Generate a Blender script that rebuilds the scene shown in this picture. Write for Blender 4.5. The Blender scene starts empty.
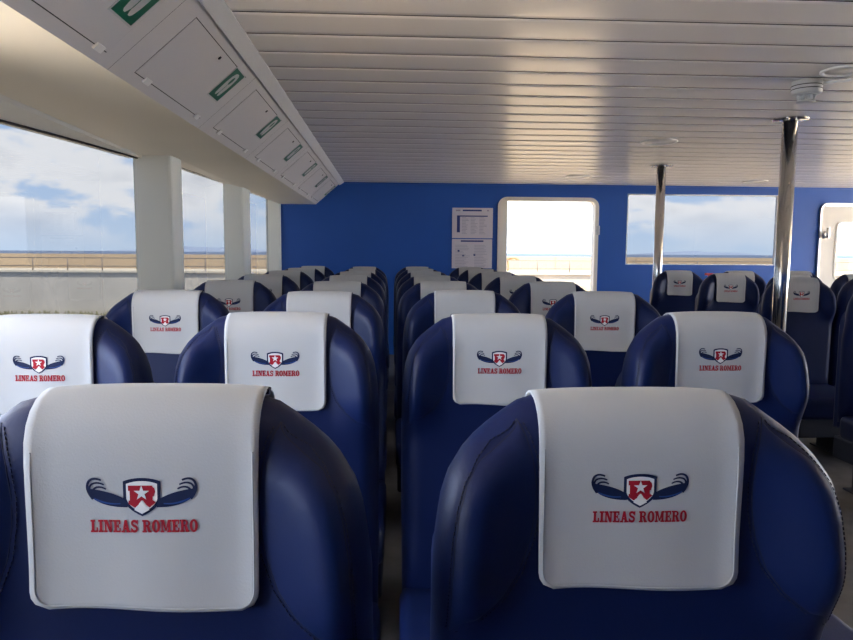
import bpy, bmesh, math, random
from mathutils import Vector, Matrix, noise
random.seed(7)
C = bpy.context.scene.collection
PI = math.pi
EYE = 1.35

# ------------------------------------------------------------------ materials
def mat(name, col, rough=.5, metal=0.0, spec=.5, coat=0.0, bump=None, var=None, sheen=0, colvar2=None):
    m = bpy.data.materials.new(name); m.use_nodes = True
    nt = m.node_tree; b = nt.nodes['Principled BSDF']
    b.inputs['Base Color'].default_value = (*col, 1)
    b.inputs['Roughness'].default_value = rough
    b.inputs['Metallic'].default_value = metal
    b.inputs['Specular IOR Level'].default_value = spec
    b.inputs['Coat Weight'].default_value = coat
    b.inputs['Coat Roughness'].default_value = .25
    if sheen: b.inputs['Sheen Weight'].default_value = sheen
    tc = nt.nodes.new('ShaderNodeTexCoord')
    if bump:
        sc, st, dist = bump
        n = nt.nodes.new('ShaderNodeTexNoise'); n.inputs['Scale'].default_value = sc; n.inputs['Detail'].default_value = 3
        bp = nt.nodes.new('ShaderNodeBump'); bp.inputs['Strength'].default_value = st; bp.inputs['Distance'].default_value = dist
        nt.links.new(tc.outputs['Object'], n.inputs['Vector'])
        nt.links.new(n.outputs['Fac'], bp.inputs['Height']); nt.links.new(bp.outputs['Normal'], b.inputs['Normal'])
    if var:
        sc, amt = var
        n = nt.nodes.new('ShaderNodeTexNoise'); n.inputs['Scale'].default_value = sc; n.inputs['Detail'].default_value = 4
        mp = nt.nodes.new('ShaderNodeMapRange'); mp.inputs['From Min'].default_value = .3; mp.inputs['From Max'].default_value = .7
        mx = nt.nodes.new('ShaderNodeMix'); mx.data_type = 'RGBA'
        c2 = colvar2 or tuple(c*(1-amt) for c in col)
        mx.inputs['A'].default_value = (*col, 1); mx.inputs['B'].default_value = (*c2, 1)
        nt.links.new(tc.outputs['Object'], n.inputs['Vector']); nt.links.new(n.outputs['Fac'], mp.inputs['Value'])
        nt.links.new(mp.outputs['Result'], mx.inputs['Factor']); nt.links.new(mx.outputs['Result'], b.inputs['Base Color'])
    return m

def glass_mat(name, tint):
    m = bpy.data.materials.new(name); m.use_nodes = True
    nt = m.node_tree; nt.nodes.clear()
    o = nt.nodes.new('ShaderNodeOutputMaterial'); t = nt.nodes.new('ShaderNodeBsdfTransparent'); g = nt.nodes.new('ShaderNodeBsdfGlossy')
    t.inputs['Color'].default_value = (*tint, 1); g.inputs['Roughness'].default_value = .02
    lw = nt.nodes.new('ShaderNodeLayerWeight'); lw.inputs['Blend'].default_value = .5
    pw = nt.nodes.new('ShaderNodeMath'); pw.operation = 'POWER'; pw.inputs[1].default_value = 4.0
    nt.links.new(lw.outputs['Facing'], pw.inputs[0])
    fr = nt.nodes.new('ShaderNodeMath'); fr.operation = 'MULTIPLY_ADD'; fr.inputs[1].default_value = .35; fr.inputs[2].default_value = .02
    nt.links.new(pw.outputs[0], fr.inputs[0])
    mx = nt.nodes.new('ShaderNodeMixShader')
    nt.links.new(fr.outputs[0], mx.inputs[0]); nt.links.new(t.outputs[0], mx.inputs[1]); nt.links.new(g.outputs[0], mx.inputs[2])
    nt.links.new(mx.outputs[0], o.inputs['Surface'])
    return m

M = {
 'vinyl': mat('navy_vinyl', (.004,.011,.060), .44, spec=.22, coat=.0, bump=(160,.12,.002)),
 'vinyl_panel': mat('navy_vinyl_panel', (.0045,.013,.068), .42, spec=.24, coat=.0, bump=(160,.12,.002)),
 'thread': mat('dark_thread', (.004,.007,.03), .8),
 'shell': mat('navy_shell', (.006,.016,.085), .38, spec=.3),
 'cloth': mat('white_cover_cloth', (.485,.495,.505), .85, spec=.2, bump=(420,.25,.001), var=(6,.04), sheen=.1),
 'hem': mat('cover_hem', (.455,.465,.475), .85, spec=.2),
 'ink_navy': mat('navy_print', (.008,.016,.06), .7, spec=.2),
 'ink_blue': mat('blue_print', (.02,.06,.22), .7, spec=.2),
 'ink_red': mat('red_print', (.36,.010,.025), .7, spec=.2),
 'ink_white': mat('white_print', (.78,.78,.78), .7, spec=.2),
 'strap': mat('dark_strap', (.012,.014,.03), .8),
 'wall_blue': mat('blue_wall_laminate', (.018,.100,.43), .45, spec=.4, bump=(8,.05,.004), var=(1.2,.08)),
 'cream': mat('cream_paint', (.74,.73,.66), .55, spec=.4, var=(1.5,.04)),
 'pillar': mat('white_grey_paint', (.80,.82,.76), .5, spec=.4),
 'fascia': mat('grey_white_laminate', (.68,.665,.66), .5, spec=.4),
 'hatch': mat('hatch_laminate', (.67,.655,.65), .45, spec=.4),
 'trim': mat('white_trim', (.86,.86,.84), .35, spec=.5),
 'slat': mat('satin_ceiling_slat', (.93,.91,.89), .27, metal=.0, spec=.8),
 'groove': mat('groove_dark', (.05,.05,.05), .8, spec=.1),
 'black': mat('black_rubber', (.01,.01,.01), .6),
 'green': mat('sign_green', (.0,.13,.075), .45),
 'steel': mat('polished_steel', (.62,.60,.57), .16, metal=1.0),
 'brushed': mat('brushed_steel', (.55,.54,.52), .3, metal=1.0),
 'white_plastic': mat('white_plastic', (.55,.56,.56), .4),
 'lens': mat('frosted_lens', (.75,.75,.72), .3),
 'floor': mat('brown_grey_vinyl_floor', (.19,.18,.17), .5, spec=.4, var=(9,.3)),
 'dark': mat('dark_base', (.012,.016,.035), .5),
 'paper': mat('poster_paper', (.66,.62,.68), .35, spec=.4),
 'paper_text': mat('poster_small_print', (.38,.36,.45), .6),
 'paper_blue': mat('poster_blue', (.02,.04,.2), .5),
 'doorw': mat('door_paint', (.72,.69,.62), .4),
 'redp': mat('red_paint', (.45,.02,.02), .4),
 'concrete': mat('quay_concrete', (.60,.55,.48), .9, spec=.2, bump=(1.5,.4,.05), var=(.5,.25), colvar2=(.48,.44,.38)),
 'parapet': mat('parapet_stone', (.50,.39,.27), .9, spec=.2, var=(.15,.2), colvar2=(.44,.34,.24)),
 'ledge': mat('quay_ledge', (.62,.55,.44), .9, spec=.2),
 'rail': mat('quay_rail_steel', (.22,.19,.17), .6),
 'rock': mat('pale_rock', (.55,.42,.27), .95, spec=.2, var=(1.5,.4)),
 'sand': mat('sunlit_sand', (.74,.56,.37), .9, spec=.2, var=(.6,.2)),
 'weed': mat('weed_green', (.20,.19,.10), .9, var=(8,.4)),
 'palm': mat('dry_palm', (.35,.20,.08), .8),
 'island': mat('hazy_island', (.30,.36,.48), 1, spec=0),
 'hull': mat('hull_white', (.7,.7,.7), .5),
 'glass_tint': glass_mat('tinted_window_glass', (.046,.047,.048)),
 'glass_dim': glass_mat('dimming_door_glass', (.155,.155,.155)),  # dark tint, added to cut the daylight through both doors
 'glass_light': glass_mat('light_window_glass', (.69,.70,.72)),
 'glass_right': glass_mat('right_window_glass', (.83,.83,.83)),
 'glass_open': glass_mat('clear_glass', (.93,.93,.93)),
}
def sea_mat():
    m = mat('sea_water', (.015,.06,.16), .35, spec=.3, bump=(.6,.5,.3)); return m
M['sea'] = sea_mat()

# ------------------------------------------------------------------ helpers
def obj(name, bm, m, parent=None, smooth=False, rec=True):
    if rec: bmesh.ops.recalc_face_normals(bm, faces=bm.faces[:])
    me = bpy.data.meshes.new(name); bm.to_mesh(me); bm.free()
    for k in (m if isinstance(m, (list, tuple)) else [m]): me.materials.append(M[k])
    if smooth:
        for p in me.polygons: p.use_smooth = True
    o = bpy.data.objects.new(name, me); C.objects.link(o)
    if parent: o.parent = parent
    return o
def tag(o, label=None, cat=None, group=None, kind=None):
    if label: o['label'] = label
    if cat: o['category'] = cat
    if group: o['group'] = group
    if kind: o['kind'] = kind
    return o
def struct(name, bm, m, parent=None, smooth=False, label=None):
    o = obj(name, bm, m, parent, smooth)
    if parent is None: o['kind'] = 'structure'
    if label: o['label'] = label
    return o
def thing(name, label, cat, loc=(0,0,0), group=None, rz=0):
    o = bpy.data.objects.new(name, None); C.objects.link(o); o.location = loc; o.rotation_euler = (0,0,rz)
    o.empty_display_size = .1
    return tag(o, label, cat, group)
def box(bm, x0, x1, y0, y1, z0, z1, mi=0):
    v = [bm.verts.new((x,y,z)) for x in (x0,x1) for y in (y0,y1) for z in (z0,z1)]
    for f in ((0,1,3,2),(4,6,7,5),(0,4,5,1),(2,3,7,6),(0,2,6,4),(1,5,7,3)):
        fc = bm.faces.new([v[i] for i in f]); fc.material_index = mi
    return v
def bevel_all(bm, w, seg=3):
    bmesh.ops.bevel(bm, geom=bm.edges[:], offset=w, segments=seg, profile=.5, affect='EDGES')
def cyl(bm, p0, p1, r0, r1=None, n=24, caps=True, mi=0):
    r1 = r0 if r1 is None else r1
    p0 = Vector(p0); p1 = Vector(p1); d = (p1-p0).normalized()
    a = d.orthogonal().normalized(); b = d.cross(a)
    A = [bm.verts.new(p0 + (a*math.cos(t)+b*math.sin(t))*r0) for t in [2*PI*i/n for i in range(n)]]
    B = [bm.verts.new(p1 + (a*math.cos(t)+b*math.sin(t))*r1) for t in [2*PI*i/n for i in range(n)]]
    for i in range(n):
        f = bm.faces.new((A[i], A[(i+1)%n], B[(i+1)%n], B[i])); f.material_index = mi; f.smooth = True
    if caps:
        f = bm.faces.new(A[::-1]); f.material_index = mi
        f = bm.faces.new(B); f.material_index = mi
def lathe(bm, c, prof, n=32, mi=0):
    rings = []
    for r, z in prof:
        rings.append([bm.verts.new((c[0]+r*math.cos(2*PI*i/n), c[1]+r*math.sin(2*PI*i/n), c[2]+z)) for i in range(n)])
    for A, B in zip(rings, rings[1:]):
        for i in range(n):
            f = bm.faces.new((A[i], A[(i+1)%n], B[(i+1)%n], B[i])); f.material_index = mi; f.smooth = True
    bm.faces.new(rings[0]); bm.faces.new(rings[-1])
def tube_path(bm, pts, r, n=8, closed=False):
    pts = [Vector(p) for p in pts]; rings = []
    N = len(pts)
    for i, p in enumerate(pts):
        if closed: d = pts[(i+1)%N]-pts[i-1]
        else: d = pts[min(i+1,N-1)]-pts[max(i-1,0)]
        d.normalize(); up = Vector((0,1,0)) if abs(d.y) < .9 else Vector((0,0,1))
        a = d.cross(up).normalized(); b = d.cross(a)
        rings.append([bm.verts.new(p+(a*math.cos(t)+b*math.sin(t))*r) for t in [2*PI*k/n for k in range(n)]])
    rng = range(N) if closed else range(N-1)
    for i in rng:
        A, B = rings[i], rings[(i+1)%N]
        for k in range(n):
            f = bm.faces.new((A[k], A[(k+1)%n], B[(k+1)%n], B[k])); f.smooth = True
    if not closed: bm.faces.new(rings[0]); bm.faces.new(rings[-1][::-1])
def rrect(x0, x1, z0, z1, r, n=8, corners=(1,1,1,1)):
    pts = []
    for (cx, cz, a0, on) in ((x1-r,z1-r,0,corners[0]), (x0+r,z1-r,90,corners[1]), (x0+r,z0+r,180,corners[2]), (x1-r,z0+r,270,corners[3])):
        if on:
            for i in range(n+1):
                a = math.radians(a0+90*i/n); pts.append((cx+r*math.cos(a), cz+r*math.sin(a)))
        else:
            sx = 1 if cx > (x0+x1)/2 else -1; sz = 1 if cz > (z0+z1)/2 else -1
            pts.append((cx+sx*r, cz+sz*r))
    return pts
def plate_with_holes(outer, holes, y0, y1):
    """plate in the x/z plane with holes, between y0 and y1"""
    bm = bmesh.new(); edges = []
    for loop in [outer]+holes:
        vs = [bm.verts.new((x, y0, z)) for x, z in loop]
        for i in range(len(vs)): edges.append(bm.edges.new((vs[i], vs[(i+1)%len(vs)])))
    bmesh.ops.triangle_fill(bm, use_beauty=True, use_dissolve=False, edges=edges)
    ret = bmesh.ops.extrude_face_region(bm, geom=bm.faces[:])
    for g in ret['geom']:
        if isinstance(g, bmesh.types.BMVert): g.co.y = y1
    return bm
def copy_tree(o, parent=None):
    c = o.copy(); C.objects.link(c); c.parent = parent
    for ch in list(o.children):
        copy_tree(ch, c)
    return c
def sstep(x, a=0., b=1.):
    t = max(0, min(1, (x-a)/(b-a))); return t*t*(3-2*t)

# ------------------------------------------------------------------ room shell
CEIL = 2.254; YW = 9.1; XR = 9.5; YB = -3.0
# floor
bm = bmesh.new(); box(bm, -1.80, XR+.1, YB, YW, -.1, 0); struct('floor', bm, 'floor')

# ceiling of satin slats with a slight bow, running across the cabin
bm = bmesh.new(); P = .2605; y = 2.746 - P*int((2.746-YB)/P+1); prof = []
while y < YW:
    y1 = min(y+P, YW)
    prof.append((y+.0045, CEIL+.022)); prof.append((y+.0055, CEIL+.001))
    for i in range(1, 8):
        t = i/8; prof.append((y+.0055+(y1-y-.011)*t, CEIL-.0026*math.sin(PI*t)))
    prof.append((y1-.0055, CEIL+.001)); prof.append((y1-.0045, CEIL+.022))
    y += P
A = [bm.verts.new((-.62, p[0], p[1])) for p in prof]; B = [bm.verts.new((XR, p[0], p[1])) for p in prof]
for i in range(len(prof)-1):
    f = bm.faces.new((A[i], B[i], B[i+1], A[i+1])); f.smooth = True
    if max(prof[i][1], prof[i+1][1]) > CEIL+.01: f.material_index = 1; f.smooth = False
# slab above the slats keeps daylight out
box(bm, -1.9, XR+.2, YB-.2, YW+.1, CEIL+.04, CEIL+.12, 1)
ceil = struct('ceiling', bm, ['slat', 'groove'])

# far wall (blue) with door, window, second door
D1 = (1.415, 2.735, .20, 2.075); W1 = (3.13, 5.20, 1.212, 2.145); D2 = (5.76, 6.98, .20, 2.05)
outer = [(-1.60, 0), (XR+.1, 0), (XR+.1, CEIL+.03), (-1.60, CEIL+.03)]
bm = plate_with_holes(outer, [rrect(*D1, .11), rrect(*W1, .012, 2), rrect(*D2, .10)], YW, YW+.09)
struct('wall_back', bm, 'wall_blue')
bm = bmesh.new(); box(bm, -1.42, XR, YW-.018, YW, CEIL-.018, CEIL-.001); struct('trim_1', bm, 'wall_blue')
bm = plate_with_holes([(-1.9, 0), (XR+.1, 0), (XR+.1, CEIL+.03), (-1.9, CEIL+.03)], [], YB-.1, YB); struct('wall_front', bm, 'wall_blue')

# unseen right wall; windows made large and pale to let more daylight in
bm = bmesh.new()
box(bm, XR, XR+.1, YB, YW, 0, .35); box(bm, XR, XR+.1, YB, YW, 2.15, CEIL+.03); box(bm, XR, XR+.1, YB, 1.6, .35, 2.15)
for y0 in (4.0, 6.5, 8.9): box(bm, XR, XR+.1, y0, y0+.2, .35, 2.15)
struct('wall_right', bm, 'cream')

# left wall: low wall, pillars, soffit, header
def xg(y): # glass line of the hull
    pts = [(-3,-1.80),(2.0,-1.70),(4.5,-1.66),(6.7,-1.605),(9.1,-1.575)]
    for (a, xa), (b, xb) in zip(pts, pts[1:]):
        if y <= b: return xa+(xb-xa)*(y-a)/(b-a)
    return pts[-1][1]
SOF = 1.965; SILL = .86
def zo(y):
    pts = [(-3,0),(4.6,0),(5.1,.040),(6.4,.052),(7.2,.062),(9.1,.080)]
    for (a, za), (b, zb) in zip(pts, pts[1:]):
        if y <= b: return SOF-.006+za+(zb-za)*(y-a)/(b-a)
    return SOF+.1
ys = [YB, 0, 2.0, 4.6, 5.1, 6.4, 7.2, YW]
bm = bmesh.new()
for a, b in zip(ys, ys[1:]):
    v = [bm.verts.new(p) for p in ((xg(a)+.06,a,0),(xg(b)+.06,b,0),(xg(b)+.06,b,SILL),(xg(a)+.06,a,SILL),(xg(a)-.05,a,0),(xg(b)-.05,b,0),(xg(b)-.05,b,SILL),(xg(a)-.05,a,SILL))]
    for f in ((0,1,2,3),(4,7,6,5),(3,2,6,7),(0,4,5,1)): bm.faces.new([v[i] for i in f])
struct('wall_left', bm, 'cream')
bm = bmesh.new()    # soffit over the windows, rounded edge at the pillars
for a, b in zip(ys, ys[1:]):
    v = [bm.verts.new(p) for p in ((-.968,a,SOF),(-.968,b,SOF),(xg(b)-.06,b,zo(b)),(xg(a)-.06,a,zo(a)),(-.968,a,CEIL+.03),(-.968,b,CEIL+.03),(xg(b)-.06,b,CEIL+.03),(xg(a)-.06,a,CEIL+.03),(-1.43,a,SOF),(-1.43,b,SOF))]
    for f in ((0,1,9,8),(8,9,2,3),(4,7,6,5),(3,2,6,7)): bm.faces.new([v[i] for i in f])
struct('trim_2', bm, 'cream')
# window header wedge above the nearest windows
def header(name, y0, y1, zi0, zi1, d0, d1):
    bm = bmesh.new(); N = 14; R = []
    for i in range(N+1):
        t = i/N; yy = y0+(y1-y0)*t; g = xg(yy); zb = zi0+(zi1-zi0)*t + .010*math.sin(PI*t); dd = d0+(d1-d0)*t
        R.append([bm.verts.new(p) for p in ((g+.03+dd, yy, SOF+.0), (g+.03+dd*.85, yy, SOF-.018), (g+.02, yy, zb), (g-.05, yy, zb), (g-.05, yy, SOF+.0))])
    for A, B in zip(R, R[1:]):
        for k in range(4): bm.faces.new((A[k], A[k+1], B[k+1], B[k]))
    bm.faces.new(R[0]); bm.faces.new(R[-1])
    return struct(name, bm, 'cream')
header('trim_3', 2.0, 4.66, 1.850, 1.950, .17, .02)
def pillar(name, y0, y1, xi=-1.42):
    bm = bmesh.new(); o0 = xg(y0)-.004-(.02 if y1 > 9 else 0); o1 = xg(y1)-.004-(.02 if y1 > 9 else 0)
    pr = [(o0,y0), (xi-.020,y0), (xi-.006,y0+.006), (xi,y0+.02), (xi,y1), (o1,y1)]
    A = [bm.verts.new((x,yy,0)) for x,yy in pr]; B = [bm.verts.new((x,yy,SOF if x > -1.5 else zo(yy)+.004)) for x,yy in pr]
    for i in range(len(pr)): bm.faces.new((A[i],A[(i+1)%6],B[(i+1)%6],B[i]))
    bm.faces.new(A); bm.faces.new(B)
    return struct(name, bm, 'pillar')
pillar('trim_6', 2.10, 2.36); pillar('trim_7', 4.62, 4.84); pillar('trim_8', 6.80, 7.12); pillar('trim_9', 9.03, YW)
pillar('trim_10', YB, -.45)
# inclined fascia with the locker hatches, and the white trim along the ceiling
a = Vector((-.968,0,SOF)); b = Vector((-.66,0,2.235)); sd = (b-a).normalized(); nn = Vector((sd.z,0,-sd.x))  # nn points into the cabin
def inc(y, s, h=0): return a + sd*s + Vector((0,y,0)) + nn*h
bm = bmesh.new()
pr = [(-.968,SOF),(-.66,2.235),(-.66,CEIL+.03),(-.968,CEIL+.03)]
A = [bm.verts.new((x,YB,z)) for x,z in pr]; B = [bm.verts.new((x,YW,z)) for x,z in pr]
for i in range(4): bm.faces.new((A[i],A[(i+1)%4],B[(i+1)%4],B[i]))
struct('trim_11', bm, 'fascia')
bm = bmesh.new()
pr = [(-.672,2.222),(-.662,2.214),(-.602,CEIL-.006),(-.600,CEIL+.03),(-.672,CEIL+.03)]
A = [bm.verts.new((x,YB,z)) for x,z in pr]; B = [bm.verts.new((x,YW-.001,z)) for x,z in pr]
for i in range(5): bm.faces.new((A[i],A[(i+1)%5],B[(i+1)%5],B[i]))
struct('trim_12', bm, 'trim')
# joints between fascia boards
bm = bmesh.new()
for k in range(-1, 6):
    yy = 3.60+1.12*k
    v = [bm.verts.new(inc(yy+dy, s, .0006)) for dy, s in ((0,.0),(.0022,.0),(.0022,.405),(0,.405))]; bm.faces.new(v)
struct('trim_13', bm, 'groove')

# left windows (tinted; unseen nearest one given lighter glass for extra daylight)
k = 1
for y0, y1 in ((-.45, 2.10), (2.36, 4.62), (4.84, 6.80), (7.12, 9.03)):
    bm = bmesh.new()
    y1 += .06; y0 -= .06 if y0 > 1 else 0
    v0 = [bm.verts.new(p) for p in ((xg(y0),y0,SILL-.005),(xg(y1),y1,SILL-.005),(xg(y1),y1,zo(y1)+.04),(xg(y0),y0,zo(y0)+.04))]; bm.faces.new(v0)
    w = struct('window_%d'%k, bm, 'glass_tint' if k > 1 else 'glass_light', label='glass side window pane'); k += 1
    y1 -= .06
    bm = bmesh.new()   # black rubber gasket along the head
    tube_path(bm, [(xg(y0+(y1-y0)*i/8)+.022, y0+(y1-y0)*i/8, ((1.850+(1.950-1.850)*(max(y0+(y1-y0)*i/8,2.0)-2.0)/2.66+.010*math.sin(PI*max(0,(y0+(y1-y0)*i/8-2.0)/2.66))) if y1 < 4.7 else zo(y0+(y1-y0)*i/8)-.004)-.003) for i in range(9)], .0065, 6)
    struct('gasket', bm, 'black', w)
bm = bmesh.new(); bm.faces.new([bm.verts.new(p) for p in ((W1[0],YW+.04,W1[2]),(W1[1],YW+.04,W1[2]),(W1[1],YW+.04,W1[3]),(W1[0],YW+.04,W1[3]))]); w = struct('window_5', bm, 'glass_tint')
bm = bmesh.new()
for r_ in ((W1[0],W1[0]+.012,W1[2],W1[3]),(W1[1]-.012,W1[1],W1[2],W1[3]),(W1[0],W1[1],W1[2],W1[2]+.012),(W1[0],W1[1],W1[3]-.012,W1[3])):
    box(bm, r_[0], r_[1], YW-.004, YW+.06, r_[2], r_[3])
struct('window_frame', bm, 'trim', w)
k = 6
for y0, y1 in ((1.6,4.0),(4.2,6.5),(6.7,8.9)):
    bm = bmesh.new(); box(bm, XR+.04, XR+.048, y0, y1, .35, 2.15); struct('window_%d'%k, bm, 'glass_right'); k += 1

# door 1: open doorway with rounded frame and added dimming pane, leaf slid back outside
def ring(bm, outer, inner, y0, y1):
    n = len(outer)
    vo0=[bm.verts.new((x,y0,z)) for x,z in outer]; vi0=[bm.verts.new((x,y0,z)) for x,z in inner]
    vo1=[bm.verts.new((x,y1,z)) for x,z in outer]; vi1=[bm.verts.new((x,y1,z)) for x,z in inner]
    for i in range(n):
        j=(i+1)%n
        bm.faces.new((vo0[i],vo0[j],vi0[j],vi0[i])); bm.faces.new((vo1[i],vi1[i],vi1[j],vo1[j]))
        bm.faces.new((vo0[i],vo1[i],vo1[j],vo0[j])); bm.faces.new((vi0[i],vi0[j],vi1[j],vi1[i]))
def grow(r, g): return (r[0]-g, r[1]+g, r[2]-g, r[3]+g)
bm = bmesh.new(); ring(bm, rrect(*grow(D1,.012), .122), rrect(*grow(D1,-.035), .075), YW-.02, YW+.12)
d = struct('door_1', bm, 'doorw', label='white framed doorway with rounded corners and added dimming pane, bright daylight outside')
bm = bmesh.new(); box(bm, D1[0]+.03, D1[0]+.12, YW+.015, YW+.045, D1[2]+.04, D1[3]-.035); bevel_all(bm, .008, 2); struct('door_leaf', bm, 'doorw', d)
bm = bmesh.new(); bm.faces.new([bm.verts.new((x,YW+.06,z)) for x,z in rrect(*grow(D1,-.01), .10)]); struct('dimming_pane', bm, 'glass_dim', d)  # pane added so the view outside stays less bright
bm = bmesh.new(); box(bm, D1[1]-.02, D1[1]+.02, YW-.05, YW-.02, 1.60, 1.72); box(bm, D1[1]-.035, D1[1]+.0, YW-.06, YW-.04, 1.64, 1.67); bevel_all(bm, .004, 2); struct('door_catch', bm, 'brushed', d)
# door 2: closed cream weather door with a window
bm = bmesh.new(); ring(bm, rrect(*grow(D2,.0), .10), rrect(*grow(D2,-.024), .078), YW-.035, YW+.05)
d = struct('door_2', bm, 'brushed', label='steel framed weather door at the right of the blue wall')
L = grow(D2, -.034); WN = (6.02, 6.72, 1.02, 1.80)
bm = plate_with_holes(rrect(*L, .068), [rrect(*WN, .07)], YW+.0, YW+.04); struct('door_leaf', bm, 'doorw', d)
bm = bmesh.new(); ring(bm, rrect(*grow(WN,.02), .09), rrect(*grow(WN,-.006), .064), YW-.012, YW+.006); struct('window_trim', bm, 'doorw', d)
bm = bmesh.new(); bm.faces.new([bm.verts.new(p) for p in ((WN[0],YW+.02,WN[2]),(WN[1],YW+.02,WN[2]),(WN[1],YW+.02,WN[3]),(WN[0],YW+.02,WN[3]))]); struct('dimming_pane', bm, 'glass_dim', d)  # glass darkened to hold back the daylight
bm = bmesh.new(); box(bm, 5.79, 5.86, YW-.07, YW-.03, 1.60, 1.65); box(bm, 5.845, 5.865, YW-.10, YW-.05, 1.585, 1.72); cyl(bm, (5.80,YW-.075,1.575),(5.80,YW-.075,1.675),.022,n=12)
struct('door_handle', bm, 'brushed', d)

# ------------------------------------------------------------------ locker hatches on the fascia
def pict(bm, pts, y0, s0, h, sy, ss):  # polygon (u across Y, v along slope)
    v = [bm.verts.new(inc(y0+u*sy, s0+w*ss, h)) for u, w in pts]; bm.faces.new(v)
ordn = ['nearest to the camera','second from the camera','third from the camera','fourth from the camera','fifth from the camera','sixth from the camera','the last one, by the blue wall']
for k in range(7):
    yc = 2.26+1.115*k; y0 = yc-.74; y1 = yc+.125; s0, s1 = .047, .350
    if k == 6: y1 = min(y1, YW-.04)
    t = thing('locker_hatch', 'flush grey-white locker door with green life jacket sign, ' + ordn[k], 'hatch', tuple(inc(y0,s0)), 'life jacket locker hatches')
    T = Matrix.Translation(-inc(y0, s0))
    def part(name, bm, m, parent, smooth=False):
        o = obj(name, bm, m, parent, smooth); return o
    bm = bmesh.new(); g = .0035
    for (ya, yb, sa, sb) in ((y0,y1,s0,s0+g),(y0,y1,s1-g,s1),(y0,y0+.0025,s0,s1),(y1-.0025,y1,s0,s1)):
        bm.faces.new([bm.verts.new(inc(yy,s,.0009)) for yy,s in ((ya,sa),(yb,sa),(yb,sb),(ya,sb))])
    bm.transform(T); part('gap_seal', bm, 'black', t)
    bm = bmesh.new()
    c = [(y0+.003,s0+.004),(y1-.003,s0+.004),(y1-.003,s1-.004),(y0+.003,s1-.004)]
    lo = [bm.verts.new(inc(p[0],p[1],.0004)) for p in c]; hi = [bm.verts.new(inc(p[0],p[1],.0022)) for p in c]
    bm.faces.new(hi); bm.faces.new(lo[::-1])
    for i in range(4): bm.faces.new((lo[i],lo[(i+1)%4],hi[(i+1)%4],hi[i]))
    bm.transform(T); part('panel', bm, 'hatch', t)
    for hy in (y0+.10, y1-.09):
        bm = bmesh.new()
        for (ya,yb,sa,sb,h) in ((hy,hy+.055,s0-.012,s0+.014,.008),):
            c = [(ya,sa),(yb,sa),(yb,sb),(ya,sb)]
            lo = [bm.verts.new(inc(p[0],p[1],0)) for p in c]; hi = [bm.verts.new(inc(p[0],p[1],h)) for p in c]
            bm.faces.new(hi)
            for i in range(4): bm.faces.new((lo[i],lo[(i+1)%4],hi[(i+1)%4],hi[i]))
        bm.transform(T); part('hinge', bm, 'trim', t)
    bm = bmesh.new(); p = inc(yc-.30, s1-.035, .001)
    cyl(bm, p, p+nn*.005, .008, n=12); bm.transform(T); part('lock', bm, 'black', t)
    # sign
    sa, sb, ya, yb = .168, .345, yc-.065, yc+.095
    bm = bmesh.new(); c = [(ya-.008,sa-.008),(yb+.008,sa-.008),(yb+.008,sb+.006),(ya-.008,sb+.006)]
    lo = [bm.verts.new(inc(p[0],p[1],.002)) for p in c]; hi = [bm.verts.new(inc(p[0],p[1],.0036)) for p in c]
    bm.faces.new(hi)
    for i in range(4): bm.faces.new((lo[i],lo[(i+1)%4],hi[(i+1)%4],hi[i]))
    bm.transform(T); sg = part('life_jacket_sign', bm, 'white_plastic', t)
    bm = bmesh.new(); bm.faces.new([bm.verts.new(inc(yy,s,.0041)) for yy,s in ((ya,sa),(yb,sa),(yb,sb),(ya,sb))]); bm.transform(T); part('green_field', bm, 'green', sg)
    # pictogram: life jacket, collar towards the ceiling, two body lobes below, green neck hole
    bm = bmesh.new(); cy = (ya+yb)/2; sy = .055; L0 = sa+.02; LL = sb-sa-.035
    pts = [(-.62,.06),(-.45,0),(-.22,.0),(-.10,.08),(0,.20),(.10,.08),(.22,0),(.45,0),(.62,.06),(.74,.28),(.78,.55),(.70,.80),(.48,.95),(.2,1.0),(-.2,1.0),(-.48,.95),(-.70,.80),(-.78,.55),(-.74,.28)]
    pict(bm, pts, cy, L0, .0046, sy, LL); bm.transform(T); part('pictogram', bm, 'white_plastic', sg)
    bm = bmesh.new(); pict(bm, [(.26*math.cos(q*PI/8), .68+.17*math.sin(q*PI/8)) for q in range(16)], cy, L0, .0051, sy, LL)
    pict(bm, [(-.045,.18),(.045,.18),(.045,.55),(-.045,.55)], cy, L0, .0051, sy, LL); bm.transform(T); part('neck_hole', bm, 'green', sg)

# ------------------------------------------------------------------ poles
for (yy, lab, rr) in ((4.57, 'polished steel pole, the thicker and nearer one, right of centre', .048), (7.02, 'polished steel pole, the thinner farther one in front of the far window', .046)):
    t = thing('steel_pole', lab, 'pole', (2.755 if yy > 6 else 2.655, yy, 0), 'steel poles holding the ceiling')
    bm = bmesh.new(); cyl(bm, (0,0,0), (0,0,CEIL-.002), rr, n=40); obj('pole_shaft', bm, 'steel', t)
    bm = bmesh.new(); lathe(bm, (0,0,CEIL-.003), [(.115,.0),(.115,-.006),(.110,-.009),(rr+.008,-.010),(rr+.001,-.014)], 40); obj('ceiling_flange', bm, 'steel', t)
    bm = bmesh.new(); lathe(bm, (0,0,0), [(.11,0),(.11,.008),(.06,.012),(rr+.001,.03)], 32); obj('floor_flange', bm, 'steel', t)

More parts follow.
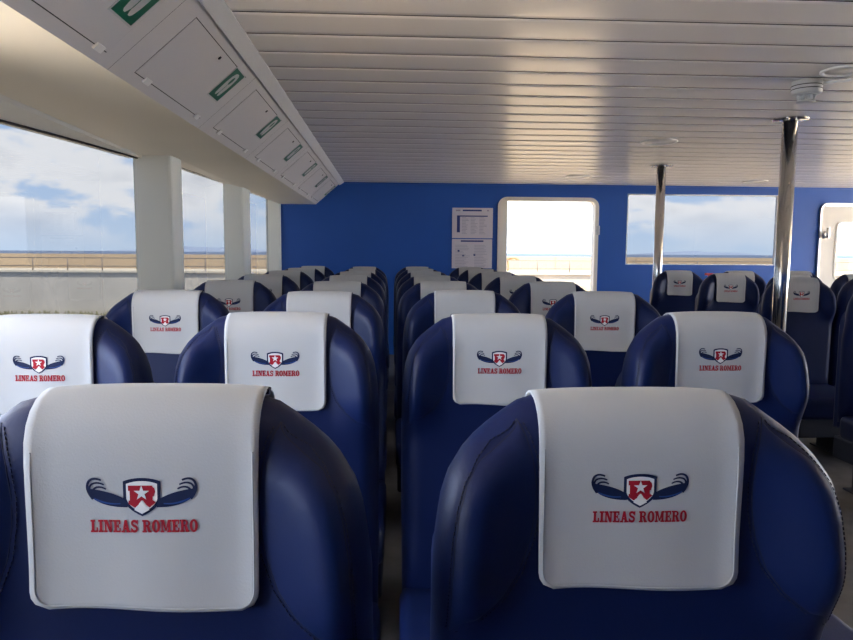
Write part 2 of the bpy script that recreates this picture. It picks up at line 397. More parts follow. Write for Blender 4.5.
# ------------------------------------------------------------------ recessed round ceiling lights (off)
for (x, y, lab) in ((2.205,3.37,'round flush ceiling lamp beside the smoke detector, nearest the camera'), (2.15,5.55,'round flush ceiling lamp left of the nearer pole'),
                 (2.18,8.08,'round flush ceiling lamp above the open doorway'), (4.47,8.38,'round flush ceiling lamp above the far window')):
    t = thing('ceiling_light', lab, 'ceiling light', (x,y,CEIL), 'round lamps set in the slatted ceiling')
    if y < 4: t.scale = (.68,.68,1)
    bm = bmesh.new(); lathe(bm, (0,0,0), [(.145,.0),(.146,-.008),(.138,-.013),(.118,-.010),(.112,.0)], 40); obj('trim_ring', bm, 'trim', t)
    bm = bmesh.new(); lathe(bm, (0,0,0), [(.112,.002),(.112,-.005),(.001,-.007)], 40); obj('lamp_lens', bm, 'lens', t)

# ------------------------------------------------------------------ smoke detector
t = thing('smoke_detector', 'grey-white round smoke detector hanging from the ceiling', 'smoke detector', (2.17,3.60,CEIL))
bm = bmesh.new(); lathe(bm, (0,0,0), [(.072,0),(.074,-.012),(.072,-.018),(.074,-.022),(.074,-.060),(.066,-.068),(.055,-.070)], 40); obj('detector_base', bm, 'white_plastic', t)
bm = bmesh.new(); lathe(bm, (0,0,0), [(.050,-.068),(.050,-.074),(.028,-.076)], 32)
for i in range(8):
    q = 2*PI*i/8; cyl(bm, (.040*math.cos(q),.040*math.sin(q),-.070), (.036*math.cos(q),.036*math.sin(q),-.102), .008, .006, n=8)
lathe(bm, (0,0,0), [(.030,-.070),(.030,-.10)], 20); lathe(bm, (0,0,0), [(.046,-.100),(.044,-.108),(.02,-.112)], 32)
obj('sensor_head', bm, 'white_plastic', t)
bm = bmesh.new(); lathe(bm, (0,0,0), [(.0748,-.024),(.0752,-.026),(.0748,-.028)], 40); lathe(bm, (0,0,0), [(.0748,-.042),(.0752,-.044),(.0748,-.046)], 40); obj('vent_slot', bm, 'black', t)
bm = bmesh.new(); tube_path(bm, [(0.05,0,-.012),(.12,-.05,-.012),(.42,-.33,-.012),(1.4,-1.2,-.012)], .009, 10)
tag(obj('cable_conduit', bm, 'trim'), 'thin white conduit running across the ceiling to the smoke detector', 'conduit').location = (2.17,3.60,CEIL)

# ------------------------------------------------------------------ posters
def poster(x0, x1, z0, z1, lab, top):
    t = thing('safety_poster', lab, 'poster', ((x0+x1)/2, YW, z0), 'notices on the blue wall')
    w = (x1-x0)/2; h = z1-z0
    bm = bmesh.new(); box(bm, -w, w, -.008, 0, 0, h); obj('sheet', bm, 'paper', t)
    bm = bmesh.new(); b2 = bmesh.new()
    def q(b, xa, xb, za, zb): b.faces.new([b.verts.new(p) for p in ((xa,-.0088,za),(xb,-.0088,za),(xb,-.0088,zb),(xa,-.0088,zb))])
    if top:
        q(bm, -.13, .12, h-.045, h-.025); q(bm, -.205, -.165, .075, h-.10); q(bm, -.205, .20, h-.115, h-.10)
        for i in range(12):
            zz = .055+i*.019
            for c in range(3): q(b2, -.14+c*.115, -.14+c*.115+random.uniform(.05,.10), zz, zz+.006)
        q(b2, -.22, -.16, h-.045, h-.025); q(b2, .19, .215, h-.045, h-.025)
    else:
        q(bm, -.15, .15, h-.035, h-.015); q(bm, -.19,-.165,.215,.24); q(bm, -.13,-.10,.155,.175); q(bm, .02,.045,.165,.19)
        for i in range(15):
            zz = .02+i*.020
            q(b2, -.225, -.225+random.uniform(.1,.2), zz, zz+.005); q(b2, .03, .03+random.uniform(.1,.19), zz, zz+.005)
    obj('printed_bars', bm, 'paper_blue', t); obj('small_print', b2, 'paper_text', t)
    if top:
        b3 = bmesh.new(); q(b3, -.215,-.17,h-.038,h-.030); q(b3,.195,.21,h-.038,h-.030); obj('red_mark', b3, 'ink_red', t)
poster(.803, 1.338, 1.545, 1.94, 'upper white notice on the blue wall with a navy table heading', True)
poster(.803, 1.334, 1.150, 1.532, 'lower white notice on the blue wall with rows of small print', False)

# red extinguisher just showing between the far seats
t = thing('fire_extinguisher', 'small red object low on the blue wall behind the far right seats', 'fire extinguisher', (4.24, YW-.10, .50))
bm = bmesh.new(); lathe(bm, (0,0,0), [(.01,0),(.075,.005),(.08,.02),(.08,.45),(.065,.52),(.025,.55),(.02,.58)], 28); obj('cylinder', bm, 'redp', t)
bm = bmesh.new(); box(bm, -.06, .05, -.015, .015, .575, .605); obj('valve', bm, 'redp', t)
bm = bmesh.new(); box(bm, -.02, .02, .0, .1, .3, .34); obj('bracket', bm, 'black', t)

# ------------------------------------------------------------------ seats
TOP = 1.193; TH = .11; K0 = .80; CD = .35; BOT = .80
WP = [(0,.132),(.012,.148),(.032,.177),(.052,.203),(.072,.222),(.10,.239),(.13,.248),(.17,.254),(.22,.257),(.30,.258),(.45,.258),(.62,.257),(.80,.255)]
def hw(d):
    if d <= 0: return WP[0][1]
    for (a_, wa), (b_, wb) in zip(WP, WP[1:]):
        if d <= b_: return wa+(wb-wa)*(d-a_)/(b_-a_)
    return WP[-1][1]
def kof(x, d):
    lo, hi = .02, 1.6
    for _ in range(24):
        k = (lo+hi)/2; X = abs(x)/k; Dd = CD+(d-CD)/k
        if Dd < 0 or Dd > BOT or X > hw(Dd): lo = k
        else: hi = k
    return hi
def wing(x, d): return .056*sstep(abs(x), .130, .26)*sstep(d, .0, .10)*(1-sstep(d, .20, .34))
def belly(x, d): return .012*sstep(d,.2,.5)*math.cos(min(1,abs(x)/.26)*PI/2)
def fy(x, d, k=None):
    k = kof(x, d) if k is None else k
    g = 1.0 if k <= K0 else math.sqrt(max(0, 1-((k-K0)/(1-K0))**2))
    return TH/2 - TH/2*g - wing(x, d)*(.35+.65*g) - belly(x, d)*g
def outline():
    pts = []
    for i in range(40):
        d = BOT - (BOT-.012)*(i/39)**.7 if i < 39 else .012
        pts.append((hw(d), d))
    for i in range(1, 12):
        x = .140*(1-2*i/12); pts.append((x, .0 - .004*(1-(x/.14)**2)+.004))
    l = [(-x, d) for x, d in pts[:40]][::-1]
    pts += l
    for i in range(1, 7): pts.append((-.25+.5*i/7, BOT))
    return pts
def body():
    bm = bmesh.new(); out = outline(); n = len(out)
    ksF = [.04,.2,.35,.45,.52,.58,.64,.69,.73,.77,.80,.83,.86,.89,.92,.945,.965,.98,.99,.997]; ksB = [.9,.6,.3,.05]
    rings = []
    for k in ksF:
        R = []
        for (x, d) in out:
            X = x*k; D = CD+(d-CD)*k; R.append(bm.verts.new((X, fy(X, D, k), TOP-D)))
        rings.append(R)
    R = [bm.verts.new((x, TH/2 - wing(x,d)*.35, TOP-d)) for x, d in out]; rings.append(R)
    for k in [.995,.97,.92,.85]+ksB:
        R = []
        g = 1.0 if k <= K0 else math.sqrt(max(0, 1-((k-K0)/(1-K0))**2))
        for (x, d) in out:
            X = x*k; D = CD+(d-CD)*k; R.append(bm.verts.new((X, TH/2+TH/2*g-wing(X,D)*.35, TOP-D)))
        rings.append(R)
    for A, B in zip(rings, rings[1:]):
        for i in range(n): bm.faces.new((A[i],A[(i+1)%n],B[(i+1)%n],B[i]))
    bm.faces.new(rings[0]); bm.faces.new(rings[-1])
    return bm
IN = [(.028,.156),(.045,.147),(.07,.139),(.107,.134),(.14,.135),(.177,.141),(.216,.155),(.245,.176),(.268,.205)]
def lin(T_, v):
    if v <= T_[0][0]: return T_[0][1]
    for (a_, wa), (b_, wb) in zip(T_, T_[1:]):
        if v <= b_: return wa+(wb-wa)*(v-a_)/(b_-a_)
    return T_[-1][1]
def panel_curves(n=40):
    inn, outr = [], []
    for i in range(n+1):
        d = .030+(.268-.030)*i/n
        xi = lin(IN, d); xo = max(xi+.002, min(hw(d)-.020, hw(d)*.925+.0))
        inn.append((xi, d)); outr.append((xo, d))
    # close: top outer starts at inner point
    for i in range(8): 
        t = i/8; x = outr[i][0]; outr[i] = (inn[i][0]+(x-inn[i][0])*math.sqrt(min(1,t*1.0+.02)), outr[i][1])
    outr.append((hw(.29)*.925,.290)); inn.append((hw(.29)*.925-.001,.290))
    return inn, outr
def side_panel(s):
    bm = bmesh.new(); inn, outr = panel_curves(); m = 10; rows = []
    n = len(inn)
    for i, ((xi,d),(xo,_)) in enumerate(zip(inn, outr)):
        row = []
        for j in range(m+1):
            t = j/m; x = xi+(xo-xi)*t
            e = math.sin(PI*t)**.5*min(1, math.sin(PI*min(1,(i+.3)/(n)))*2.2) if 0 < t < 1 else 0
            row.append(bm.verts.new((s*x, fy(x,d)-.0006-.0035*e, TOP-d)))
        rows.append(row)
    for A, B in zip(rows, rows[1:]):
        for j in range(m): bm.faces.new((A[j],A[j+1],B[j+1],B[j]))
    return bm
def stitching(s):
    bm = bmesh.new(); inn, outr = panel_curves(80)
    for curve, off in ((inn, -.0055), (outr, .0035)):
        P3 = [Vector((s*(x+off), fy(x+off,d)-.0012, TOP-d)) for x, d in curve if x+off < hw(d)-.003]
        # piping line
        acc = 0; step = .0062
        for p, q in zip(P3, P3[1:]):
            L_ = (q-p).length; u = 0
            while acc+L_-u >= step:
                u += step-acc; acc = 0
                if u > L_: break
                c = p+(q-p)*(u/L_); dr = (q-p).normalized()*.0021
                cyl(bm, c-dr, c+dr, .0008, n=5)
            acc += max(0, L_-u)
    return bm
def seam(s):
    bm = bmesh.new(); inn, outr = panel_curves()
    lp = [(s*x, fy(x,d)+.0003, TOP-d) for x,d in inn] 
    tube_path(bm, lp, .0012, 6)
    lp = [(s*x, fy(x,d)+.0005, TOP-d) for x,d in outr]
    tube_path(bm, lp, .0011, 6)
    return bm

# --- cover
CW = .125; CL = .238
def cov_front(x, d):
    k = max(0, (CD-d)/CD); g = 1.0 if k <= K0 else math.sqrt(max(0, 1-((k-K0)/(1-K0))**2))
    lift = .004*sstep(abs(x), .10, .13)*sstep(d, .02, .1)
    return (TH/2-TH/2*g) - .0055 - lift - wing(x,d) - .0015*math.sin(x*38+1)*sstep(d,.05,.2) - .003*sstep(d,.17,.245) - belly(x,d)
def cover_mesh():
    bm = bmesh.new(); NU = 28; path = []
    for i in range(22): path.append(('f', CL-(CL-.075)*(i/22)))
    for i in range(13): path.append(('a', i/12))
    for i in range(1, 7): path.append(('b', .075+.10*i/6))
    outer, inner = [], []
    for th, R_ in ((0.0, outer), (.0035, inner)):
        for kind, v in path:
            row = []
            for j in range(NU+1):
                u = -1+2*j/NU
                if kind == 'f':
                    d = v; xx = CW*u*(1-.012*sstep(d,.0,.24))
                    # rounded lower corners
                    r = .022; dd = d
                    if d > CL-r:
                        t = (d-(CL-r))/r; cut = r*(1-math.sqrt(max(0,1-t*t*.98))); xx = (CW*.988-cut)*u
                    x = xx; y = cov_front(x, d)+th; z = TOP-d - .003*math.sin(u*2.2)*sstep(d,.18,.24)
                elif kind == 'a':
                    ph = PI*v; x = CW*u; R2 = .0755
                    yf = cov_front(x,.075); yb = TH+.004
                    c = (yf+yb)/2; hy = (yb-yf)/2
                    y = c-(hy-th)*math.cos(ph); 
                    sp = math.sin(ph); z = TOP-.075 + (.0785-.004*abs(u)**3-th)*(sp**.78 if sp > 0 else 0)
                else:
                    x = CW*u; y = TH+.004-th; z = TOP-v
                row.append(bm.verts.new((x,y,z)))
            R_.append(row)
    n = len(path)
    for i in range(n-1):
        for j in range(NU):
            bm.faces.new((outer[i][j],outer[i][j+1],outer[i+1][j+1],outer[i+1][j]))
            bm.faces.new((inner[i][j],inner[i+1][j],inner[i+1][j+1],inner[i][j+1]))
    for i in range(n-1):
        for j in (0, NU): bm.faces.new((outer[i][j],outer[i+1][j],inner[i+1][j],inner[i][j]))
    for i in (0, n-1):
        for j in range(NU): bm.faces.new((outer[i][j],inner[i][j],inner[i][j+1],outer[i][j+1]))
    return bm
def hem_mesh():
    bm = bmesh.new(); pts = []
    w = CW*.99
    for i in range(14): d = .06+(CL-.024-.06)*i/13; pts.append((-w+.005, d))
    for i in range(1, 7): q = PI/2*i/6; pts.append((-w+.005+.019*(1-math.cos(q)), CL-.024+.021*math.sin(q)))
    r = [(-x, d) for x, d in pts[::-1]]
    mid = [(-w+.02+(2*w-.04)*i/12, CL-.003) for i in range(1, 12)]
    pts = pts+mid+r
    tube_path(bm, [(x, cov_front(x,d)+.0005, TOP-d-.003*math.sin(x/CW*2.2)*sstep(d,.18,.24)) for x,d in pts], .0013, 6)
    return bm
# --- printed emblem, drawn in print units then laid on the cover
UN = .116/558
def put(bm, pts, mi=0, lift=.0008):
    vs = []
    for (px_, py_) in pts:
        x = (px_-409)*UN; d = .0915+(py_-232)*UN
        vs.append(bm.verts.new((x, cov_front(x,d)-lift, TOP-d-.003*math.sin(x/CW*2.2)*sstep(d,.18,.24))))
    f = bm.faces.new(vs); f.material_index = mi
    f.normal_update()
    if f.normal.y > 0: f.normal_flip()
    return f
def bez(p0,p1,p2,n=10):
    return [((1-t)**2*p0[0]+2*t*(1-t)*p1[0]+t*t*p2[0], (1-t)**2*p0[1]+2*t*(1-t)*p1[1]+t*t*p2[1]) for t in [i/n for i in range(n+1)]]
def strip(bm, A, B, mi, lift):
    for i in range(len(A)-1): put(bm, [A[i],A[i+1],B[i+1],B[i]], mi, lift)
def stroke(bm, pts, w, mi=0, lift=.0008, taper=None):
    A, B = [], []
    n = len(pts)
    for i,(x,y) in enumerate(pts):
        a_ = pts[max(0,i-1)]; b_ = pts[min(n-1,i+1)]; dx, dy = b_[0]-a_[0], b_[1]-a_[1]; L_ = math.hypot(dx,dy) or 1
        ww = w/2*(1 if not taper else taper(i/(n-1)))
        A.append((x-dy/L_*ww, y+dx/L_*ww)); B.append((x+dy/L_*ww, y-dx/L_*ww))
    strip(bm, A, B, mi, lift)
def emblem():
    bm = bmesh.new(); cx = 403
    def shield(sc):
        h = bez((cx, 232),(cx+55,232),(cx+97,250),6)+[(cx+97,330)]+bez((cx+97,345),(cx+88,395),(cx,438),8)
        h = [(cx+(x-cx)*sc, 330+(y-330)*sc) for x,y in h]
        return h+[(2*cx-x, y) for x,y in h[::-1][1:-1]]
    def fan(pts, mi, lift):
        c = (cx, 330)
        for i in range(len(pts)): put(bm, [c, pts[i], pts[(i+1)%len(pts)]], mi, lift)
    fan(shield(1.0), 0, .0008); fan(shield(.83), 1, .0011)
    # big red R inside the shield
    L_ = .0014; x0, x1 = cx-70, cx+70
    R = [[(x0+8,272),(cx+56,272),(cx+56,352),(x0+8,352)], [(x0,272),(x0+34,272),(x0+34,300),(x0,300)], [(x0+8,272),(cx-16,272),(cx-16,385),(x0+8,360)], [(cx-16,272),(cx+50,272),(cx+66,286),(cx+60,300),(cx-16,300)],
         [(cx+22,290),(cx+66,286),(cx+70,305),(cx+62,330),(cx+22,330)], [(cx-16,318),(cx+62,326),(cx+45,345),(cx-16,345)],
         [(cx-2,340),(cx+44,340),(cx+72,362),(cx+40,390),(cx+22,375)], [(x0+2,352),(cx-2,352),(cx-24,380),(x0+34,392),(x0,370)]]
    for p in R: put(bm, p, 2, L_)
    put(bm, [(cx,352),(cx+40,402),(cx,424),(cx-40,402)], 1, .0017)
    st = []
    for i in range(10):
        r = 42 if i%2 == 0 else 16.5; q = -PI/2+i*PI/5; st.append((cx+r*math.cos(q), 312+r*math.sin(q)))
    for i in range(10): put(bm, [(cx,312), st[i], st[(i+1)%10]], 1, .0020)
    for s in (1,-1):
        def mx(P_): return [(cx+s*(x-cx), y) for x,y in P_]
        top = bez((486,350),(545,308),(668,290),14); bot = bez((478,390),(610,392),(672,330),14)
        strip(bm, mx(top), mx(bot), 0, .0008)
        strip(bm, mx(bez((515,366),(580,372),(650,338),10)), mx(bez((515,372),(590,382),(652,346),10)), 3, .0012)
        stroke(bm, mx(bez((655,345),(700,290),(676,250),8)+bez((676,250),(655,224),(612,244),8)[1:]), 16, 0, .0009, lambda t: 1-.35*t)
        stroke(bm, mx(bez((664,318),(684,282),(660,264),7)+bez((660,264),(632,250),(598,268),7)[1:]), 13, 0, .0009, lambda t: 1-.35*t)
        stroke(bm, mx(bez((652,312),(660,290),(636,282),7)+bez((636,282),(612,276),(588,292),7)[1:]), 13, 0, .0009, lambda t: 1-.35*t)
    return bm
def lettering():
    bm = bmesh.new()
    def rc(x0,x1,y0,y1): return [(x0,y0),(x1,y0),(x1,y1),(x0,y1)]
    SF = .15
    def serif(x0, x1, top): return rc(x0,x1,1-SF,1) if top else rc(x0,x1,0,SF)
    def G(ch):
        if ch == 'I': return .50, [rc(.12,.38,0,1), serif(0,.5,1), serif(0,.5,0)]
        if ch == 'L': return .72, [rc(.10,.36,0,1), serif(0,.46,1), serif(0,.70,0), rc(.56,.70,0,.40)]
        if ch == 'E': return .76, [rc(.10,.36,0,1), serif(0,.72,1), serif(0,.74,0), rc(.60,.74,0,.36), rc(.58,.72,.66,1), rc(.36,.54,.43,.57), rc(.47,.56,.34,.66)]
        if ch == 'N': return .90, [rc(.10,.26,0,1), rc(.64,.80,0,1), serif(0,.36,0), serif(0,.30,1), serif(.54,.90,1), [(.10,1),(.38,1),(.80,0),(.56,0)]]
        if ch == 'M': return 1.08, [rc(.10,.26,0,1), rc(.74,.98,0,1), serif(0,.36,0), serif(.64,1.08,0), serif(0,.30,1), serif(.80,1.08,1), [(.10,1),(.36,1),(.60,.12),(.48,.12)], [(.98,1),(.74,1),(.48,.12),(.60,.12)]]
        if ch == 'A': return .92, [[(.34,1),(.58,1),(.28,0),(.12,0)], [(.34,1),(.58,1),(.82,0),(.54,0)], rc(.26,.66,.24,.38), serif(0,.36,0), serif(.48,.92,0)]
        if ch == 'R':
            out = [rc(.10,.36,0,1), serif(0,.5,1), serif(0,.44,0)]
            O = [(.45+.33*math.cos(q), .73+.27*math.sin(q)) for q in [PI/2-PI*i/10 for i in range(11)]]
            I = [(.45+.11*math.cos(q), .73+.13*math.sin(q)) for q in [PI/2-PI*i/10 for i in range(11)]]
            out += [[O[i],O[i+1],I[i+1],I[i]] for i in range(10)]
            out += [rc(.30,.46,.86,1), rc(.30,.46,.46,.60), [(.42,.50),(.68,.50),(.86,.0),(.58,.0)], serif(.56,.90,0)]
            return .90, out
        if ch == 'O':
            O = [(.40+.40*math.cos(2*PI*i/24), .5+.52*math.sin(2*PI*i/24)) for i in range(24)]
            I = [(.40+.13*math.cos(2*PI*i/24), .5+.36*math.sin(2*PI*i/24)) for i in range(24)]
            return .80, [[O[i],O[(i+1)%24],I[(i+1)%24],I[i]] for i in range(24)]
        if ch == 'S':
            c = bez((.60,.72),(.56,.92),(.33,.91),5)+bez((.33,.91),(.06,.88),(.14,.66),5)[1:]+bez((.14,.66),(.24,.54),(.40,.50),4)[1:]+bez((.40,.50),(.64,.42),(.58,.22),5)[1:]+bez((.58,.22),(.50,.06),(.32,.09),5)[1:]+bez((.32,.09),(.10,.10),(.09,.30),5)[1:]
            A,B=[],[]
            for i,(x,y) in enumerate(c):
                a_=c[max(0,i-1)]; b_=c[min(len(c)-1,i+1)]; dx,dy=b_[0]-a_[0],b_[1]-a_[1]; l=math.hypot(dx,dy); w=.105
                A.append((x-dy/l*w,y+dx/l*w)); B.append((x+dy/l*w,y-dx/l*w))
            return .74, [[A[i],A[i+1],B[i+1],B[i]] for i in range(len(A)-1)] + [rc(.60,.72,.62,1), rc(0,.10,0,.38)]
    text = 'LINEAS ROMERO'; H = 68; wtot = sum(.36 if c == ' ' else G(c)[0]+.03 for c in text)-.03
    sx = 558/wtot; x = 130
    for ch in text:
        if ch == ' ': x += .36*sx; continue
        w, ps = G(ch)
        for p in ps: put(bm, [(x+u*sx, 526-v*H+0) for u,v in p], 0, .0008)
        x += (w+.03)*sx
    return bm

def make_seat():
    t = thing('passenger_seat', 'seat', 'seat')
    obj('backrest', body(), 'vinyl', t, smooth=True)
    for s in (-1, 1):
        p = obj('side_panel', side_panel(s), 'vinyl_panel', t, smooth=True)
        obj('stitching', stitching(s), 'thread', p)
        obj('piping', seam(s), 'thread', p, smooth=True)
    # outer shell behind the backrest
    bm = bmesh.new()
    pr = rrect(-.255, .255, .36, TOP-.13, .10, 8, (1,1,0,0)); 
    lo = [bm.verts.new((x, .060, z)) for x,z in pr]; hi = [bm.verts.new((x*.93, .125, .36+(z-.36)*.96)) for x,z in pr]; mi_ = [bm.verts.new((x, .095, z)) for x,z in pr]
    n = len(pr)
    for i in range(n):
        j=(i+1)%n; bm.faces.new((lo[i],lo[j],mi_[j],mi_[i])); bm.faces.new((mi_[i],mi_[j],hi[j],hi[i]))
    bm.faces.new(lo); bm.faces.new(hi); obj('back_shell', bm, 'shell', t)
    bm = bmesh.new(); box(bm, -.262, .262, -.49, .05, .30, .44); bevel_all(bm, .035, 4); obj('seat_cushion', bm, 'vinyl', t, smooth=True)
    bm = bmesh.new(); box(bm, -.255, .255, -.46, .09, .18, .31); bevel_all(bm, .012, 2); obj('seat_base', bm, 'dark', t)
    for s in (-1, 1):
        bm = bmesh.new(); box(bm, s*.18-.02, s*.18+.02, -.30, -.02, .008, .19); box(bm, s*.18-.03, s*.18+.03, -.36, .04, 0, .010); obj('leg', bm, 'dark', t)
    return t
def make_cover():
    o = obj('headrest_cover', cover_mesh(), 'cloth', smooth=True)
    obj('hem', hem_mesh(), 'hem', o, smooth=True)
    obj('emblem', emblem(), ['ink_navy','ink_white','ink_red','ink_blue'], o, rec=False)
    obj('lettering', lettering(), 'ink_red', o, rec=False)
    bm = bmesh.new(); v = box(bm, .118, .1275, .050, .062, TOP-.008, TOP-.002); obj('strap', bm, 'strap', o)
    return o

ords = ['first','second','third','fourth','fifth','sixth','seventh','eighth']
places = []
cols = [(-.845,'window column of the left block',.735,.97), (-.280,'inner column of the left block',.742,.972), (.295,'inner column of the centre block',.800,.985), (.884,'outer column of the centre block',.795,.985)]
meas = {(0,1):(-.269,.751),(0,2):(.303,.803),(1,0):(-.838,1.675),(1,1):(-.286,1.719),(1,2):(.285,1.797),(1,3):(.887,1.805),(2,0):(-.857,2.68),(2,1):(-.276,2.70),(2,2):(.305,2.81),(2,3):(.874,2.761)}
for r in range(8):
    for c, (x, nm, y0, p) in enumerate(cols):
        if (r, c) in ((0,0),(0,3)): continue
        if (r,c) in meas: X, Y = meas[(r,c)]
        else: X, Y = x+random.uniform(-.008,.008), y0+p*r+random.uniform(-.01,.01)-(.02 if c in (2,3) else 0)
        places.append((X, Y, nm, '%s row from the camera'%ords[r], c))
rc = [(2.83,'left column of the far right block'), (3.40,'middle column of the far right block'), (3.97,'right column of the far right block')]
for r, Y in enumerate((3.72, 4.665, 5.623, 6.53)):
    for c, (x, nm) in enumerate(rc):
        if r == 0 and c > 0: continue
        if r == 1 and c > 1: continue
        X = {(0,0):2.83,(1,0):2.859,(2,0):2.832,(3,0):2.785}.get((r,c), x)
        places.append((X, Y, nm, '%s visible row'%ords[r], 10+c))
seat0 = make_seat(); cov0 = make_cover()
copies = [(seat0, cov0)]+[(copy_tree(seat0), copy_tree(cov0)) for _ in places[1:]]
for i, (X, Y, nm, row, c) in enumerate(places):
    s, k = copies[i]
    z = random.uniform(-.003,.003) if i > 1 else 0
    s.location = (X, Y, 0); s.rotation_euler = (0,0,math.radians(random.uniform(-.8,.8)))
    k.location = (X+(random.uniform(-.004,.004) if i > 1 else 0), Y, 0); k.rotation_euler = s.rotation_euler
    blk = 'left block' if c < 2 else ('centre block' if c < 4 else 'far right block')
    if (X, Y) == (.303, .803): s.scale.z = k.scale.z = .986; s.location.x = .310
    if (X, Y) == (-.269, .751): s.scale.z = k.scale.z = .9955; s.location.x = -.279
    if i > 1: s.location.x += -.002 if c < 2 else .002
    if i == 0:
        k.scale.z = 1.0
        for ch in k.children:
            if ch.name in ('emblem', 'lettering'): ch.location.z = .003
    fz = {(.285,1.797):.993, (.887,1.805):.998, (-.286,1.719):1.0015, (-.838,1.675):.999}.get((X,Y))
    if fz: s.scale.z = k.scale.z = fz
    if c == 0 and Y > 2.5: s.scale.z = k.scale.z = 1.004
    tag(s, 'navy vinyl seat, %s, %s'%(nm, row), 'seat', 'navy seats of the '+blk)
    tag(k, 'white headrest cover, %s, %s'%(nm, row), 'headrest cover', 'white headrest covers of the '+blk)

# ------------------------------------------------------------------ outside
bm = bmesh.new(); box(bm, -6000, 6000, 30, 9000, -3.2, -3.0); tag(obj('sea', bm, 'sea'), kind='structure')
YP = 44
bm = bmesh.new(); box(bm, -7.2, -2.1, -12, 12, -.1, .05); box(bm, XR+.4, XR+14, -12, 12, -.1, .05); struct('bounce_apron', bm, 'sand')  # unseen sunlit aprons, added on both sides to bounce light into the cabin
bm = bmesh.new(); box(bm, -9, 45, 9.6, YP, -3.05, -2.9); struct('trim_17', bm, 'sand')
bm = bmesh.new(); box(bm, -70, 70, YP, YP+7, -3.2, .0); struct('trim_14', bm, 'concrete')
bm = bmesh.new(); box(bm, -70, 70, YP-.15, YP+7, .0, .12); struct('trim_15', bm, 'ledge')
bm = bmesh.new(); box(bm, -70, 70, YP+6, YP+7, .12, 1.12)
for i in range(23): box(bm, -66+6*i, -66+6*i+.05, YP+5.97, YP+6, .12, 1.12)
tag(obj('breakwater_wall', bm, 'parapet'), 'long tan stone breakwater wall along the quay, outside', 'wall')
# quay walk in front for the door view
t = thing('quay_railing', 'thin railing with posts on the quay in front of the tan wall', 'railing', (0, YP+.3, .12))
for i in range(-14, 16):
    x = -18.03+2.115*(i+3)
    if -30 < x < 34:
        bm = bmesh.new(); cyl(bm, (x,0,0), (x,0,.80), .035, n=8); obj('post', bm, 'rail', t)
for zz in (.78, .27):
    bm = bmesh.new(); cyl(bm, (-31,0,zz), (35,0,zz), .028, n=8); obj('rail', bm, 'rail', t)
# streaks of weed along the quay foot
bm = bmesh.new()
for i in range(500):
    x = random.uniform(-30, -6); h = random.uniform(.05,.3)
    p = Vector((x, YP-.6+random.uniform(-.2,.5), -3.0+.35)); cyl(bm, p-Vector((0,0,.3)), p+Vector((random.uniform(-.1,.1),0,h)), .09, .02, n=5)
tag(obj('quay_weeds', bm, 'weed'), 'low green weeds at the foot of the grey quay wall', 'weeds', kind='stuff')
# pale rocks seen through the doorway
bm = bmesh.new()
for i in range(260):
    x = random.uniform(2, 34); y = random.uniform(26, YP-.5); r = random.uniform(.5, 1.1)
    z = -3.0+ (y-26)/18*2.2
    ret = bmesh.ops.create_icosphere(bm, subdivisions=2, radius=r, matrix=Matrix.Translation((x,y,z)) @ Matrix.Rotation(random.uniform(0,3),4,'Z') @ Matrix.Diagonal((1.3,1,.6,1)))
    for v in ret['verts']: v.co += noise.noise_vector(v.co*1.3)*.28
tag(obj('riprap_rocks', bm, 'rock'), 'pale sunlit rocks below the quay seen through the doorway', 'rocks', kind='stuff')
t = thing('small_palm', 'thin tan palm on the quay at the left edge of the doorway view', 'palm', (7.9, YP+2.4, .12))
bm = bmesh.new(); tube_path(bm, [(0,0,0),(.03,0,.4),(-.02,0,.75)], .05, 8); obj('trunk', bm, 'palm', t)
bm = bmesh.new()
for i in range(11):
    q = 2*PI*i/11; P3 = [Vector((-.02,0,.75))+Vector((math.cos(q)*s_, math.sin(q)*s_*.6, .35*math.sin(s_*2.6)-.35*s_)) for s_ in (0,.2,.4,.6,.8)]
    tube_path(bm, P3, .035, 5)
obj('fronds', bm, 'palm', t)
# distant islands
def island(x, y, w, h, lab, seed):
    bm = bmesh.new(); nx, ny = 40, 10; V = []
    for j in range(ny+1):
        row = []
        for i in range(nx+1):
            u = i/nx; v = j/ny; e = math.sin(PI*u)**.8*math.sin(PI*v)
            row.append(bm.verts.new((x+w*(u-.5), y+w*.3*(v-.5), -3.2+h*e*(.65+.6*noise.noise(Vector((u*4+seed, v*2, seed)))))))
        V.append(row)
    for j in range(ny):
        for i in range(nx): bm.faces.new((V[j][i],V[j][i+1],V[j+1][i+1],V[j+1][i]))
    tag(obj('island', bm, 'island', smooth=True), lab, 'island')
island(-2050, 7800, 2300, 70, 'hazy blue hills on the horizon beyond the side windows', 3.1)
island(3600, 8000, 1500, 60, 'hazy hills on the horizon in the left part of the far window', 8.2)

# ------------------------------------------------------------------ sky and sun
w = bpy.data.worlds.new('sky'); bpy.context.scene.world = w; w.use_nodes = True
nt = w.node_tree; bg = nt.nodes['Background']
tc = nt.nodes.new('ShaderNodeTexCoord'); sep = nt.nodes.new('ShaderNodeSeparateXYZ'); nt.links.new(tc.outputs['Generated'], sep.inputs[0])
cr = nt.nodes.new('ShaderNodeValToRGB'); e = cr.color_ramp.elements
e[0].position = 0; e[0].color = (.55,.68,.86,1); e[1].position = .9; e[1].color = (.14,.25,.50,1)
x = e.new(.12); x.color = (.42,.58,.84,1); x = e.new(.35); x.color = (.26,.43,.76,1)
nt.links.new(sep.outputs['Z'], cr.inputs[0])
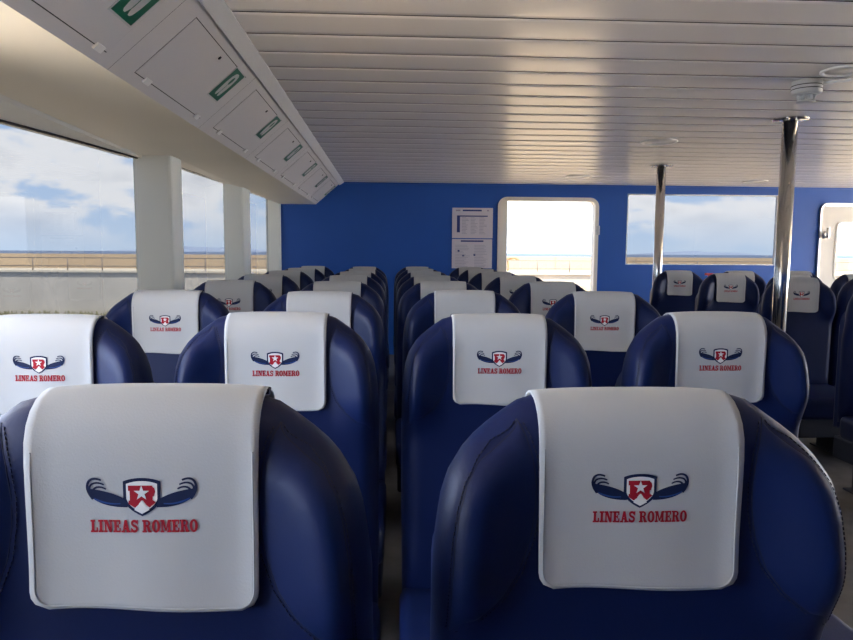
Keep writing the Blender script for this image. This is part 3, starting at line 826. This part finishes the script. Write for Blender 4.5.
# cumulus clouds: noise over the view direction, flattened a little
mpn = nt.nodes.new('ShaderNodeMapping'); mpn.inputs['Scale'].default_value = (1,1,2.1); mpn.inputs['Location'].default_value = (.62,.25,.12)
nt.links.new(tc.outputs['Generated'], mpn.inputs[0])
n1 = nt.nodes.new('ShaderNodeTexNoise'); n1.inputs['Scale'].default_value = 7.5; n1.inputs['Detail'].default_value = 8; n1.inputs['Roughness'].default_value = .55; n1.inputs['Distortion'].default_value = .2
nt.links.new(mpn.outputs[0], n1.inputs['Vector'])
mr = nt.nodes.new('ShaderNodeMapRange'); mr.inputs['From Min'].default_value = .43; mr.inputs['From Max'].default_value = .53; mr.interpolation_type = 'SMOOTHSTEP'
nt.links.new(n1.outputs['Fac'], mr.inputs['Value'])
mr2 = nt.nodes.new('ShaderNodeMapRange'); mr2.inputs['From Min'].default_value = .56; mr2.inputs['From Max'].default_value = .78
nt.links.new(n1.outputs['Fac'], mr2.inputs['Value'])
cc = nt.nodes.new('ShaderNodeMix'); cc.data_type = 'RGBA'; cc.inputs['A'].default_value = (.86,.87,.90,1); cc.inputs['B'].default_value = (.58,.61,.68,1)
nt.links.new(mr2.outputs[0], cc.inputs['Factor'])
lo = nt.nodes.new('ShaderNodeMapRange'); lo.inputs['From Min'].default_value = .0; lo.inputs['From Max'].default_value = .06; nt.links.new(sep.outputs['Z'], lo.inputs['Value'])
ml = nt.nodes.new('ShaderNodeMath'); ml.operation = 'MULTIPLY'; nt.links.new(mr.outputs[0], ml.inputs[0]); nt.links.new(lo.outputs[0], ml.inputs[1])
mm = nt.nodes.new('ShaderNodeMix'); mm.data_type = 'RGBA'
nt.links.new(ml.outputs[0], mm.inputs['Factor']); nt.links.new(cr.outputs[0], mm.inputs['A']); nt.links.new(cc.outputs['Result'], mm.inputs['B'])
nt.links.new(mm.outputs['Result'], bg.inputs['Color']); bg.inputs['Strength'].default_value = 2.4

sun = bpy.data.lights.new('sun', 'SUN'); sun.energy = 9.0; sun.angle = .009; sun.color = (1,.95,.86)
so = bpy.data.objects.new('sun', sun); C.objects.link(so)
so.rotation_euler = Vector((-.55, .50, -1.0)).to_track_quat('-Z','Y').to_euler()

# ------------------------------------------------------------------ camera
F = 690.; yaw = math.atan(36/F); pit = math.atan(67.2/F); r = .0065
fw = Vector((math.sin(yaw)*math.cos(pit), math.cos(yaw)*math.cos(pit), -math.sin(pit)))
r0 = Vector((math.cos(yaw), -math.sin(yaw), 0)); u0 = r0.cross(fw)
Rv = r0*math.cos(r)+u0*math.sin(r); Uv = u0*math.cos(r)-r0*math.sin(r)
cam = bpy.data.cameras.new('camera'); co = bpy.data.objects.new('camera', cam); C.objects.link(co)
mtx = Matrix((Rv, Uv, -fw)).transposed().to_4x4(); mtx.translation = (0,0,EYE); co.matrix_world = mtx
cam.sensor_width = 36; cam.sensor_fit = 'HORIZONTAL'; cam.lens = F*36/853; cam.clip_start = .02; cam.clip_end = 20000
sc = bpy.context.scene; sc.camera = co
sc.view_settings.view_transform = 'Standard'; sc.view_settings.look = 'None'; sc.view_settings.gamma = 1; sc.view_settings.exposure = 3.0
sc.cycles.max_bounces = 12; sc.cycles.diffuse_bounces = 8; sc.cycles.transparent_max_bounces = 16
